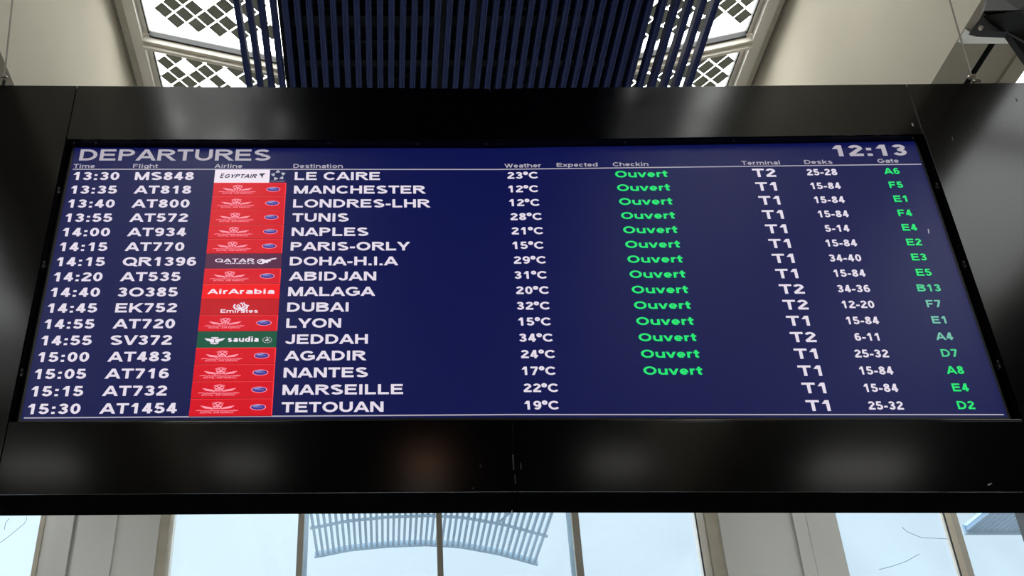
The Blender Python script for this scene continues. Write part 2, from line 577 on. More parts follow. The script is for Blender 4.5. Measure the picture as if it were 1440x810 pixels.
facade_window(W0 + 5, colX(1167), colX(1327), [(colX(1326.8), colX(1328.5), -.01, M_mulld, 'gasket'), (colX(1328.5), colX(1337), -.01, M_curb, 'mullion_face'), mull(1337, 1347)], 'bluish window pane directly right of the right pilaster')
facade_window(W0 + 6, colX(1347), colX(1434), [(colX(1434), colX(1450), .08, M_brk, 'mullion')], 'window pane at the far right with a slatted canopy behind it')
facade_window(W0 + 7, colX(1450), colX(1640), [], 'window pane outside the picture on the right')
m = MB(); m.box(colX(1640), 12, YF, YF + .3, 0, ZB - .4); m.box(-11, colX(-148), YF, YF + .3, 0, ZB - .4)
shell('wall_piers', m, M_wall, 'solid ends of the window facade outside the picture', 'wall')

def crack(n, pts):
    w_ = bpy.data.objects['window_%d' % n]
    m = MB(); m.tube([onY(u, v, YF + .096) for u, v in pts], .0028, 5); m.build('crack', M_perg2, w_)
crack(W0, [(-8, 768), (2, 762), (14, 753), (26, 743), (34.5, 736), (37, 731), (37.5, 727)])
crack(W0, [(6, 745), (8, 735), (13, 729)])
crack(W0 + 5, [(1268, 741), (1276, 748), (1296, 756), (1315, 757), (1334, 758)])
crack(W0 + 5, [(1236, 801), (1256, 796), (1275, 789), (1293, 779)])

# ------------------------------------------------------------------ outside: arched pergola and flat canopy
YP = 18.0
arch = poly([(onY(u, v, YP).x, onY(u, v, YP).z) for u, v in ((436, 785), (447, 784), (490, 775), (545, 769.5), (600, 767.5), (645, 770), (700, 780), (755, 795), (764, 798))])
pg = empty('pergola', (onY(600, 770, YP).x, YP, 0))
tag(pg, 'blue grey arched pergola of narrow slats seen through the middle windows', 'pergola')
xa, xb = onY(446.5, 784, YP).x, onY(752, 794, YP).x
zc = arch((xa + xb) / 2)
ycb = onZ(600, 726.5, zc).y
def arch_beam(y, h, w, nm):
    m = MB()
    n = 24
    top, bot = [], []
    for i in range(n + 1):
        x = xa - .05 + (xb - xa + .1) * i / n
        bot.append((x, arch(x))); top.append((x, arch(x) + h))
    for i in range(n):
        a = [(bot[i][0], y - w / 2, bot[i][1]), (bot[i + 1][0], y - w / 2, bot[i + 1][1]), (top[i + 1][0], y - w / 2, top[i + 1][1]), (top[i][0], y - w / 2, top[i][1])]
        m.solid(a, [(p[0], y + w / 2, p[2]) for p in a])
    m.build(nm, M_perg, pg)
arch_beam(YP, .10, .06, 'arched_beam')
arch_beam(ycb, .035, .05, 'arched_beam')
YN = 13.6
arch_beam(YN, .08, .06, 'arched_beam')
NSL = 41
for i in range(NSL):
    x = xa + (xb - xa) * i / (NSL - 1)
    z = arch(x) + .03
    m = MB(); m.box(x - .021, x + .021, YN, YP, z, z + .05)
    m.build('slat', M_perg, pg, origin=(x, YP, z))
for x in (xa + .1, xb - .1):
    m = MB(); m.box(x - .05, x + .05, YN - .05, YN + .05, -0.1, arch(x) + .02)
    m.build('post', M_perg, pg)
m = MB(); q0 = onY(700, 736, 16.2); q1 = onY(722, 716, 15.4)
m.tube([q0, q1], .02, 6); m.build('brace', M_perg, pg)
YC = 15.5
cz = onY(1400, 749.5, YC).z
cp = empty('canopy', (onY(1400, 749, YC).x, YC, 0))
tag(cp, 'blue grey batten canopy seen through the far right window', 'canopy')
c0, c1 = onY(1357, 749, YC).x, onY(1357, 749, YC).x + 4.5
m = MB(); m.box(c0, c1, YC - .03, YC + .03, cz - .02, cz + .12); m.build('edge_beam', M_perg2, cp)
m = MB(); m.box(c0, c1, 13.2, YC, cz + .10, cz + .12); m.build('roof_sheet', pane_mat('canopy_sheet', (0.55, 0.68, 0.8, 1), 0.3, (0.6, 0.75, 0.9, 1)), cp)
k = 0
x = c0 + .02
while x < c1 and k < 40:
    m = MB(); m.box(x, x + .062, 13.2, YC, cz + .02, cz + .09); m.build('batten', M_perg2, cp, origin=(x, YC, cz))
    x += .085; k += 1
for x in (c0 + .6, c1 - .3):
    m = MB(); m.box(x - .05, x + .05, 13.25, 13.35, -.1, cz + .1); m.build('post', M_perg2, cp)

# ------------------------------------------------------------------ DEPARTURES BOARD
YFR, YSC, YBK = 4.65, 4.70, 4.91
def fl(pts, Y): return poly([(onY(u, v, Y).x, onY(u, v, Y).z) for u, v in pts])
z_top = fl([(103, 120.7), (690, 124.6), (1273, 118.3)], YFR)
z_ot = fl([(90.7, 195.5), (692, 197.3), (1299.5, 188.5)], YFR)
z_ob = fl([(14, 595.8), (724, 593.2), (1438, 592.0)], YFR)
z_bot = fl([(56, 695.3), (724, 691.3), (1400, 691.8)], YFR)
XO0 = (onY(90.7, 195.5, YFR).x + onY(14, 595.5, YFR).x) / 2
XO1 = (onY(1299.5, 188.5, YFR).x + onY(1438, 592, YFR).x) / 2
XM = (onY(690, 124.8, YFR).x + onY(692, 197, YFR).x + onY(724, 640, YFR).x) / 3
XE0, XE1 = XO0 - .85, XO1 + .95
board = empty('departures_board', (XM, YFR, z_bot(XM)))
tag(board, 'long black framed departures board with a lit blue flight list, hung from cables', 'departures board')
GAP = .0022
def strip(name, xs, lo, hi, y0, y1, mat, bevel=.0008):
    m = MB()
    a = [(x, y0, lo(x)) for x in xs] + [(x, y0, hi(x)) for x in reversed(xs)]
    m.solid(a, [(p[0], y1, p[2]) for p in a])
    return m.build(name, mat, board, bevel=bevel)
strip('fascia_panel', [XO0 + GAP, XM - GAP], z_ot, z_top, YFR, YFR + .005, M_house)
strip('fascia_panel', [XM + GAP, XO1 - GAP], z_ot, z_top, YFR, YFR + .005, M_house)
strip('fascia_panel', [XO0 + GAP, XM - GAP], z_bot, z_ob, YFR, YFR + .005, M_house)
strip('fascia_panel', [XM + GAP, XO1 - GAP], z_bot, z_ob, YFR, YFR + .005, M_house)
strip('fascia_panel', [XE0, XO0 - GAP], z_bot, z_top, YFR, YFR + .005, M_house)
strip('fascia_panel', [XO1 + GAP, XE1], z_bot, z_top, YFR, YFR + .005, M_house)
def plate(name, xs, zf, th, y0, y1, mat):
    lo = (lambda x: zf(x)) if th > 0 else (lambda x: zf(x) + th)
    hi = (lambda x: zf(x) + th) if th > 0 else (lambda x: zf(x))
    return strip(name, xs, lo, hi, y0, y1, mat, .002)
plate('underside_panel', [XE0, XM - .002], z_bot, .015, YFR + .006, YBK, M_under)
plate('underside_panel', [XM + .002, XE1], z_bot, .015, YFR + .006, YBK, M_under)
# carcass behind: top, sides and back
m = MB()
for xa_, xb_ in ((XE0, XM), (XM, XE1)):
    m.solid([(xa_, YFR + .021, z_top(xa_) - .015), (xb_, YFR + .021, z_top(xb_) - .015), (xb_, YFR + .021, z_top(xb_)), (xa_, YFR + .021, z_top(xa_))],
            [(xa_, YBK, z_top(xa_) - .015), (xb_, YBK, z_top(xb_) - .015), (xb_, YBK, z_top(xb_)), (xa_, YBK, z_top(xa_))])
    m.solid([(xa_, YBK - .02, z_bot(xa_) + .016), (xb_, YBK - .02, z_bot(xb_) + .016), (xb_, YBK - .02, z_top(xb_) - .016), (xa_, YBK - .02, z_top(xa_) - .016)],
            [(xa_, YBK, z_bot(xa_) + .016), (xb_, YBK, z_bot(xb_) + .016), (xb_, YBK, z_top(xb_) - .016), (xa_, YBK, z_top(xa_) - .016)])
m.box(XE0, XE0 + .015, YFR + .021, YBK - .021, z_bot(XE0) + .016, z_top(XE0) - .016)
m.box(XE1 - .015, XE1, YFR + .021, YBK - .021, z_bot(XE1) + .016, z_top(XE1) - .016)
m.build('carcass', M_house, board)
# reveal: dark sleeve around the opening
m = MB()
def ring4(x0, x1, lo, hi): return [(x0, lo(x0)), (XM, lo(XM)), (x1, lo(x1)), (x1, hi(x1)), (XM, hi(XM)), (x0, hi(x0))]
o_ = [(x, z) for x, z in ring4(XO0, XO1, z_ob, z_ot)]
for i in range(6):
    j = (i + 1) % 6
    m.face([(o_[i][0], YFR + .012, o_[i][1]), (o_[j][0], YFR + .012, o_[j][1]), (o_[j][0], YSC + .045, o_[j][1]), (o_[i][0], YSC + .045, o_[i][1])])
m.face([(x, YSC + .045, z) for x, z in o_])
m.build('reveal', M_rev, board)
# small lip along the lower edge of the opening
strip('ledge', [XO0, XM, XO1], lambda x: z_ob(x), lambda x: z_ob(x) + .012, YFR + .004, YSC - .004, M_house, .003)

# ---- the lit screen
h_t = fl([(104.3, 207.6), (692, 208.5), (1285.5, 198.9)], YSC)
h_h = fl([(98.7, 238.3), (692, 238.6), (1297, 231.2)], YSC)
h_w = fl([(34, 588), (727, 583.2), (1414, 583.3)], YSC)
h_b = fl([(30.4, 590.8), (727, 586.8), (1417.5, 586.5)], YSC)
XS0 = (onY(104.3, 207.4, YSC).x + onY(30.4, 590.5, YSC).x) / 2
XS1 = (onY(1285.5, 199, YSC).x + onY(1417.5, 586.5, YSC).x) / 2
M_scr = emissive('screen_navy', lin(9, 16, 74), 1.0, 0.33)
M_txt = emissive('text_white', lin(227, 218, 231), 1.0)
M_head = emissive('text_grey', lin(178, 172, 182), 1.0)
M_grn = emissive('text_green', lin(34, 226, 112), 1.0)
M_grn2 = emissive('text_soft_green', lin(70, 200, 138), 1.0)
M_grn3 = emissive('text_pale_green', lin(112, 188, 166), 1.0)
M_red = emissive('tile_red', lin(212, 4, 30), 1.0)
M_red2 = emissive('tile_bright_red', lin(240, 2, 14), 1.0)
M_red3 = emissive('tile_deep_red', lin(192, 8, 26), 1.0)
M_redl = emissive('tile_line_red', lin(252, 62, 62), 1.0)
M_dark = emissive('tile_line_dark', lin(112, 8, 24), 1.0)
M_pink = emissive('crest_pink', lin(255, 158, 176), 1.0)
M_maroon = emissive('tile_maroon', lin(84, 32, 66), 1.0)
M_green = emissive('tile_green', lin(14, 84, 60), 1.0)
M_paper = emissive('tile_white', lin(238, 226, 240), 1.0)
M_ink = emissive('mark_ink', lin(24, 30, 58), 1.0)
M_oval = emissive('oval_violet', lin(64, 46, 140), 1.0)
M_oval2 = emissive('oval_sheen', lin(150, 160, 214), 1.0)
M_star = emissive('star_grey', lin(196, 198, 206), 1.0)
m = MB()
a = [(x, YSC, h_b(x)) for x in (XS0, XM, XS1)] + [(x, YSC, h_t(x)) for x in (XS1, XM, XS0)]
m.solid(a, [(p[0], YSC + .03, p[2]) for p in a])
screen = m.build('screen', M_scr, board)
screen['label'] = 'lit navy blue display'
m = MB()
for xs in ((XS0 - .012, XM), (XM, XS1 + .012)):
    a = [(xs[0], YSC - .001, h_b(xs[0]) - .018), (xs[1], YSC - .001, h_b(xs[1]) - .018), (xs[1], YSC - .001, h_b(xs[1]) - .001), (xs[0], YSC - .001, h_b(xs[0]) - .001)]
    m.solid(a, [(p[0], YSC + .035, p[2]) for p in a])
for x0, x1 in ((XS0 - .012, XS0 - .0005), (XS1 + .0005, XS1 + .012)):
    m.box(x0, x1, YSC - .001, YSC + .035, h_b(x0), h_t(x0))
m.build('bezel', M_bezel, board)

ZSCR = 0
def scr(x, t):
    """point on the lit screen: x in metres, t = 0 at the heading rule, 16 at the bottom rule"""
    return h_h(x) + (h_w(x) - h_h(x)) * t / 16.0
def place(x, t, dz, lift): return (x, YSC - lift, scr(x, t) + dz)

# ------------------------------------------------------------------ lettering: a plain bold sans drawn stroke by stroke (cap height = 1)
def arc(cx, cy, rx, ry, a0, a1, n=14):
    return [(cx + rx * math.cos(math.radians(a0 + (a1 - a0) * k / n)), cy + ry * math.sin(math.radians(a0 + (a1 - a0) * k / n))) for k in range(n + 1)]
ADV = dict(zip('ABCDEFGHIJKLMNOPQRSTUVWXYZ', (1.0, 1.0, 1.0, 1.0, .93, .853, 1.087, 1.0, .388, .777, 1.0, .853, 1.163, 1.0, 1.087, .93, 1.087, 1.0, .93, .853, 1.0, .93, 1.32, .93, .93, .853)))
ADV.update(dict(zip('abcdefghiklmnoprstuvwxy', (.777, .853, .777, .853, .777, .465, .853, .853, .388, .777, .388, 1.242, .853, .853, .853, .56, .777, .465, .853, .777, 1.087, .777, .777))))
ADV.update({c: .777 for c in '0123456789'})
ADV.update({' ': .388, ':': .465, '-': .465, '.': .388, '°': .46})
def glyph(ch, w):
    """list of ('p', polyline) strokes and ('d', x0, y0, x1, y1) slanted bars cut level at both ends"""
    h = w / 2
    W = ADV[ch]
    l, r = .075 + h, W - .06 - h
    c = (l + r) / 2
    b, t = h, 1 - h
    x = .73 - h
    P = lambda *a: ('p', list(a))
    A = lambda pts: ('p', pts)
    D = lambda *a: ('d',) + a
    rx = (r - l) / 2
    def bowl(cx, cy, rx_, ry_): return A(arc(cx, cy, rx_, ry_, 0, 360, 28))
    if ch == '0': return [bowl(c, .5, rx, .5 - h)]
    if ch == '1': return [P((c + .06, 0), (c + .06, 1)), D(c - .17, .66, c + .06 - h * .2, 1 - h * .1)]
    if ch == '2': return [A(arc(c, .70, rx, .30 - h, 165, -20)), D(l - h * .2, w * .8, r - .01, .66), P((l - h, b), (r + h, b))]
    if ch == '3': return [A(arc(c - .02, .735, rx - .02, .265 - h, 165, -80)), A(arc(c - .02, .275 + h * .2, rx, .275 - h * .8, 85, -165)), P((c - .10, .53), (c + .02, .53))]
    if ch == '4': return [P((r - .12, 0), (r - .12, 1)), P((l - h, .29), (r + h, .29)), D(l - h * .1, .29 - h * .2, r - .12 - h * .4, .99)]
    if ch == '5': return [P((r, t), (l + .06, t), (l + .0, .50)), A(arc(c - .02, .33, rx + .02, .33 - h, 140, -160))]
    if ch == '6': return [bowl(c, .33, rx, .33 - h), A(arc(c + .02, .52, rx + .02, .48 - h, 48, 195))]
    if ch == '7': return [P((l - h, t), (r + h * .5, t)), D(c - .12, 0, r - h * .1, 1 - w * .6)]
    if ch == '8': return [bowl(c, .745, rx - .035, .255 - h), bowl(c, .28, rx, .28 - h)]
    if ch == '9': return [bowl(c, .67, rx, .33 - h), A(arc(c - .02, .48, rx + .02, .48 - h, 15, -132))]
    if ch == ':': return [P((W / 2 - h * 1.1, .11), (W / 2 + h * 1.1, .11)), P((W / 2 - h * 1.1, .62), (W / 2 + h * 1.1, .62))]
    if ch == '-': return [P((.05, .36), (W - .05, .36))]
    if ch == '.': return [P((W / 2 - h * 1.1, h), (W / 2 + h * 1.1, h))]
    if ch == '°': return [bowl(W / 2, .80, .13, .15)]
    if ch == 'A': return [D(l - h * .7, 0, c, 1), D(r + h * .7, 0, c, 1), P((l + .1, .30), (r - .1, .30))]
    if ch == 'B': return [P((l, 0), (l, 1)), A([(l, t), (c, t)] + arc(c, .76, rx - .03, .24 - h, 90, -90) + [(l, .52)]), A([(l, .52), (c + .02, .52)] + arc(c + .02, .26 + h * .5, rx - .02, .26 - h * .5, 90, -90)[:-1] + [(c + .02, b), (l, b)])]
    if ch == 'C': return [A(arc(c + .03, .5, rx + .05, .5 - h, 40, 320, 22))]
    if ch == 'D': return [A([(l, b), (l, t), (c - .08, t)] + arc(c - .08, .5, rx + .08, .5 - h, 90, -90) + [(l, b), (l, b + .02)])]
    if ch == 'E': return [P((l, 0), (l, 1)), P((l, t), (r + h * .8, t)), P((l, .52), (r + h * .3, .52)), P((l, b), (r + h, b))]
    if ch == 'F': return [P((l, 0), (l, 1)), P((l, t), (r + h * .8, t)), P((l, .48), (r + h * .1, .48))]
    if ch == 'G': return [A(arc(c, .5, rx + .02, .5 - h, 42, 322, 22)), P((c + .02, .46), (r + h, .46)), P((r, .50), (r, .14))]
    if ch == 'H': return [P((l, 0), (l, 1)), P((r, 0), (r, 1)), P((l, .52), (r, .52))]
    if ch == 'I': return [P((W / 2, 0), (W / 2, 1))]
    if ch == 'J': return [A([(r, 1), (r, .30)] + arc(c, .30, rx, .30 - h, 0, -180))]
    if ch == 'K': return [P((l, 0), (l, 1)), D(l - .02, .28, r + h * .2, 1), D(r + h * .5, 0, l + .22, .58)]
    if ch == 'L': return [P((l, 0), (l, 1)), P((l, b), (r + h, b))]
    if ch == 'M': return [P((l, 0), (l, 1)), P((r, 0), (r, 1)), D(c, 0, l + h * .1, 1), D(c, 0, r - h * .1, 1)]
    if ch == 'N': return [P((l, 0), (l, 1)), P((r, 0), (r, 1)), D(r - h * .1, 0, l + h * .1, 1)]
    if ch == 'O': return [bowl(c, .5, rx + .02, .5 - h)]
    if ch == 'P': return [P((l, 0), (l, 1)), A([(l, t), (c, t)] + arc(c, .70, rx - .01, .30 - h, 90, -90) + [(l, .40 + h)])]
    if ch == 'Q': return [bowl(c, .5, rx + .02, .5 - h), D(r + h * .9, -.05, c + .10, .32)]
    if ch == 'R': return [P((l, 0), (l, 1)), A([(l, t), (c, t)] + arc(c, .725, rx - .02, .275 - h, 90, -90) + [(l, .45 + h)]), D(r + h * .5, 0, c + .02, .46)]
    if ch == 'S': return [A(arc(c, .735, rx - .01, .265 - h, 25, 262, 16) + arc(c, .275, rx + .01, .275 - h, 80, -155, 18))]
    if ch == 'T': return [P((W / 2, 0), (W / 2, 1)), P((.03, t), (W - .03, t))]
    if ch == 'U': return [A([(l, 1), (l, .40)] + arc(c, .40, rx, .40 - h, 180, 360) + [(r, 1)])]
    if ch == 'V': return [D(c, 0, l - h * .7, 1), D(c, 0, r + h * .7, 1)]
    if ch == 'W':
        q = (r - l) / 4
        return [D(l + q, 0, l - h * .6, 1), D(l + q, 0, c, 1), D(r - q, 0, c, 1), D(r - q, 0, r + h * .6, 1)]
    if ch == 'X': return [D(l - h * .5, 0, r + h * .4, 1), D(r + h * .5, 0, l - h * .4, 1)]
    if ch == 'Y': return [P((c, 0), (c, .45)), D(c, .36, l - h * .6, 1), D(c, .36, r + h * .6, 1)]
    if ch == 'Z': return [P((l - h, b), (r + h, b)), P((l - h, t), (r + h, t)), D(l, w * .6, r, 1 - w * .6)]
    m_ = .73 / 2
    if ch == 'a': return [A(arc(c, .53, rx, .20 - h, 160, 0, 10) + [(r, .18), (r + h * .3, 0)]), A([(r, .45), (c, .42)] + arc(c - .03, .22, rx - .03, .22 - h, 90, 290, 12) + [(r, .22)])]
    if ch == 'b': return [P((l, 0), (l, 1)), bowl(c + .01, m_, rx, m_ - h)]
    if ch == 'c': return [A(arc(c, m_, rx, m_ - h, 42, 318, 18))]
    if ch == 'd': return [P((r, 0), (r, 1)), bowl(c - .01, m_, rx, m_ - h)]
    if ch == 'e': return [A([(l + .02, m_ - .02), (r, m_ - .02)] + arc(c, m_, rx, m_ - h, 0, 318, 22))]
    if ch == 'f': return [A([(c - .02, 0), (c - .02, .80)] + arc(c + .10, .80, .12, .20 - h, 180, 90, 6) + [(r + h, t)]), P((0, x), (W, x))]
    if ch == 'g': return [bowl(c - .01, m_, rx, m_ - h), A([(r, .73), (r, -.06)] + arc(c, -.06, rx, .22 - h, 0, -160, 12))]
    if ch == 'h': return [P((l, 0), (l, 1)), A([(l, .42)] + arc(c, .42, rx, .31 - h, 180, 0) + [(r, 0)])]
    if ch == 'i': return [P((W / 2, 0), (W / 2, .73)), P((W / 2, .84), (W / 2, 1))]
    if ch == 'k': return [P((l, 0), (l, 1)), D(l - .02, .20, r + h * .1, .73), D(r + h * .6, 0, l + .18, .44)]
    if ch == 'l': return [P((W / 2, 0), (W / 2, 1))]
    if ch == 'm':
        return [P((l, 0), (l, .73)), A([(l, .44)] + arc((l + c) / 2, .44, (c - l) / 2, .29 - h, 180, 0) + [(c, 0)]), A([(c, .44)] + arc((c + r) / 2, .44, (r - c) / 2, .29 - h, 180, 0) + [(r, 0)])]
    if ch == 'n': return [P((l, 0), (l, .73)), A([(l, .42)] + arc(c, .42, rx, .31 - h, 180, 0) + [(r, 0)])]
    if ch == 'o': return [bowl(c, m_, rx, m_ - h)]
    if ch == 'p': return [P((l, -.28), (l, .73)), bowl(c + .01, m_, rx, m_ - h)]
    if ch == 'r': return [P((l, 0), (l, .73)), A([(l, .36)] + arc(r + .02, .36, r + .02 - l, .37 - h, 180, 80, 8))]
    if ch == 's': return [A(arc(c, .54, rx - .01, .19 - h, 25, 255, 12) + arc(c, .20, rx, .20 - h, 75, -155, 12))]
    if ch == 't': return [A([(c - .02, .94), (c - .02, .18)] + arc(c + .10, .18, .12, .18 - h, 180, 270, 6) + [(r + h, b)]), P((0, x), (W, x))]
    if ch == 'u': return [A([(l, .73), (l, .31)] + arc(c, .31, rx, .31 - h, 180, 360) + [(r, .31)]), P((r, 0), (r, .73))]
    if ch == 'v': return [D(c, 0, l - h * .6, .73), D(c, 0, r + h * .6, .73)]
    if ch == 'w':
        q = (r - l) / 4
        return [D(l + q, 0, l - h * .6, .73), D(l + q, 0, c, .73), D(r - q, 0, c, .73), D(r - q, 0, r + h * .6, .73)]
    if ch == 'x': return [D(l - h * .5, 0, r + h * .5, .73), D(r + h * .5, 0, l - h * .5, .73)]
    if ch == 'y': return [D(c, 0, l - h * .6, .73), D(c - .14, -.28, r + h * .6, .73)]
    return []
def stroke(pts, w):
    h = w / 2
    q = [p for i, p in enumerate(pts) if i == 0 or math.hypot(p[0] - pts[i - 1][0], p[1] - pts[i - 1][1]) > 1e-5]
    closed = len(q) > 3 and math.hypot(q[0][0] - q[-1][0], q[0][1] - q[-1][1]) < 1e-4
    if closed: q = q[:-1]
    n = len(q)
    Lf, Rt = [], []
    for i in range(n):
        a = q[i - 1] if (i or closed) else None
        c = q[(i + 1) % n] if (i < n - 1 or closed) else None
        p = q[i]
        def nrm(u, v):
            d = math.hypot(v[0] - u[0], v[1] - u[1])
            return (-(v[1] - u[1]) / d, (v[0] - u[0]) / d)
        if a and c:
            n1, n2 = nrm(a, p), nrm(p, c)
            mx, my = n1[0] + n2[0], n1[1] + n2[1]
            k = 2 / max(mx * mx + my * my, .35)
            nx, ny = mx * k, my * k
        else:
            nx, ny = nrm(a, p) if a else nrm(p, c)
        Lf.append((p[0] + nx * h, p[1] + ny * h)); Rt.append((p[0] - nx * h, p[1] - ny * h))
    V = Lf + Rt
    Fc = []
    for i in range(n if closed else n - 1):
        j = (i + 1) % n
        Fc.append((i, j, n + j, n + i))
    return V, Fc
_fc = {}
def glyphs(txt, w, shear=0.0):
    key = (txt, w, shear)
    if key in _fc: return _fc[key]
    V, Fc, xo = [], [], 0.0
    for ch in txt:
        for g in glyph(ch, w):
            if g[0] == 'p':
                v, f = stroke(g[1], w)
            else:
                x0, y0, x1, y1 = g[1:]
                hw_ = w / 2 * math.hypot(x1 - x0, y1 - y0) / max(abs(y1 - y0), .05)
                hw_ = min(hw_, w * .95)
                v = [(x0 - hw_, y0), (x0 + hw_, y0), (x1 + hw_, y1), (x1 - hw_, y1)]
                f = [(0, 1, 2, 3)]
            k = len(V)
            V += [(xo + p[0] + shear * p[1], p[1]) for p in v]
            Fc += [tuple(k + i for i in q) for q in f]
        xo += ADV[ch]
    _fc[key] = (V, Fc)
    return V, Fc
def cap_units(off): return 1.0, 0.0
class Lines:
    """text and marks drawn on the screen, collected in one mesh"""
    def __init__(s): s.mb = MB()
    def text(s, txt, x, t, cap, sx, mi=0, align='l', off=.19, lift=.0025, width=None, shear=0.0):
        v, f = glyphs(txt, off, shear)
        hi, lo = cap_units(off)
        k = cap / (hi - lo)
        x0, x1 = min(p[0] for p in v), max(p[0] for p in v)
        w = (x1 - x0) * k * sx
        if width: sx = width / ((x1 - x0) * k); w = width
        xs = x if align == 'l' else (x - w / 2 if align == 'c' else x - w)
        b = len(s.mb.v)
        for p in v:
            px = xs + (p[0] - x0) * k * sx
            s.mb.v.append((px, YSC - lift, scr(px, t) + (p[1] - lo) * k))
        for q in f:
            s.mb.f.append(tuple(b + i for i in q)); s.mb.m.append(mi)
        return w
    def shape(s, pts, mi=0, lift=.003):
        """pts: (x, t) outline"""
        s.mb.face([(x, YSC - lift, scr(x, t)) for x, t in pts], mi)
    def build(s, name, mats, label=None):
        o = s.mb.build(name, mats, screen)
        # keep every face turned to the hall
        bm = bmesh.new(); bm.from_mesh(o.data)
        for fc in bm.faces:
            if fc.normal.y > 0: fc.normal_flip()
        bm.to_mesh(o.data); bm.free()
        if label: o['label'] = label
        return o

def X0(u, v): return onY(u, v, YSC).x
# heading, clock, titles, rules
L = Lines()
xh0, xh1 = X0(111, 226), X0(380, 226)
zc_ = (onY(245, 210.3, YSC).z - onY(245, 226, YSC).z)
tt = lambda u, v: 16.0 * (onY(u, v, YSC).z - h_h(X0(u, v))) / (h_w(X0(u, v)) - h_h(X0(u, v)))
L.text('DEPARTURES', xh0, tt(245, 226.2), zc_, 1, off=.185, width=xh1 - xh0)
L.build('heading', M_head, 'large grey heading reading DEPARTURES')
L = Lines()
L.text('12:13', X0(1172, 219), tt(1222, 219.6), onY(1222, 204.2, YSC).z - onY(1222, 219.6, YSC).z, 1, off=.215, width=X0(1274, 212) - X0(1172, 219))
L.build('clock', M_head, 'grey clock digits reading 12:13')
for txt, u0, u1, v in (('Time', 103, 133, 236.6), ('Flight', 187, 222, 236.6), ('Airline', 301.5, 340.5, 236.6), ('Destination', 412.5, 482, 236.6), ('Weather', 709.5, 761, 235.9),
                       ('Expected', 783, 840.5, 234.8), ('Checkin', 862, 912, 234.0), ('Terminal', 1043, 1097, 232.0), ('Desks', 1131.5, 1171, 230.8), ('Gate', 1234.5, 1264, 229.2)):
    cz_ = onY(u0, v - 5.6, YSC).z - onY(u0, v, YSC).z
    L = Lines(); L.text(txt, X0(u0, v), tt((u0 + u1) / 2, v), cz_, 1, off=.165, width=X0(u1, v) - X0(u0, v)); L.build('column_heading', M_head)

def rule(t, x0, x1, th, mi):
    L = Lines()
    xs = [x0, XM, x1]
    for a_, b_ in ((x0, XM), (XM, x1)):
        L.mb.face([(a_, YSC - .002, scr(a_, t) - th / 2), (b_, YSC - .002, scr(b_, t) - th / 2), (b_, YSC - .002, scr(b_, t) + th / 2), (a_, YSC - .002, scr(a_, t) + th / 2)], mi)
    L.build('rule_line', M_head)
rule(0, XS0 + .012, XS1 - .004, .0062, 0)
rule(16, XS0 + .014, XS1 - .016, .0062, 0)


flights = [
 ('13:30', 'MS848', 'E', 'LE CAIRE', '23', 'T2', '25-28', 'A6', 0),
 ('13:35', 'AT818', 'M', 'MANCHESTER', '12', 'T1', '15-84', 'F5', 0),
 ('13:40', 'AT800', 'M', 'LONDRES-LHR', '12', 'T1', '15-84', 'E1', 0),
 ('13:55', 'AT572', 'M', 'TUNIS', '28', 'T1', '15-84', 'F4', 0),
 ('14:00', 'AT934', 'M', 'NAPLES', '21', 'T1', '5-14', 'E4', 0),
 ('14:15', 'AT770', 'M', 'PARIS-ORLY', '15', 'T1', '15-84', 'E2', 0),
 ('14:15', 'QR1396', 'Q', 'DOHA-H.I.A', '29', 'T1', '34-40', 'E3', 0),
 ('14:20', 'AT535', 'M', 'ABIDJAN', '31', 'T1', '15-84', 'E5', 0),
 ('14:40', '3O385', 'A', 'MALAGA', '20', 'T2', '34-36', 'B13', 1),
 ('14:45', 'EK752', 'K', 'DUBAI', '32', 'T2', '12-20', 'F7', 2),
 ('14:55', 'AT720', 'M', 'LYON', '15', 'T1', '15-84', 'E1', 2),
 ('14:55', 'SV372', 'S', 'JEDDAH', '34', 'T2', '6-11', 'A4', 2),
 ('15:00', 'AT483', 'M', 'AGADIR', '24', 'T1', '25-32', 'D7', 1),
 ('15:05', 'AT716', 'M', 'NANTES', '17', 'T1', '15-84', 'A8', 0),
 ('15:15', 'AT732', 'M', 'MARSEILLE', '22', 'T1', '15-84', 'E4', 0),
 ('15:30', 'AT1454', 'M', 'TETOUAN', '19', 'T1', '25-32', 'D2', 0),
]
PT = abs(h_w(XM) - h_h(XM)) / 16
def ref_sx(txt, cap, width, off):
    v, f = glyphs(txt, off)
    hi, lo = cap_units(off)
    return width / ((max(p[0] for p in v) - min(p[0] for p in v)) * cap / (hi - lo))
OFF = .205
CB, CT, CWE, CO, CDK, CG = .0545, .0575, .046, .046, .044, .043
SX_t = ref_sx('15:30', CB, X0(118, 575) - X0(43.5, 575), OFF)
SX_f = ref_sx('AT1454', CB, X0(245, 575) - X0(136.5, 575), OFF)
SX_d = ref_sx('TETOUAN', CB, X0(543, 572) - X0(399.5, 572), OFF)
SX_w = ref_sx('19°C', CWE, X0(788, 571) - X0(739.5, 571), OFF)
SX_o = ref_sx('Ouvert', CO, X0(989.5, 522) - X0(906.5, 522), OFF)
SX_T = ref_sx('T1', CT, X0(1168.5, 570) - X0(1135.5, 570), .2)
SX_k = ref_sx('25-32', CDK, X0(1271.5, 570) - X0(1221.5, 570), OFF)
SX_g = ref_sx('D2', CG, X0(1371, 570) - X0(1346.5, 570), OFF)
XCW, XCD, XCG = 0.773, 2.383, 2.767
def field(name, mat, *a, **k):
    L = Lines(); L.text(*a, **k); return L.build(name, mat)
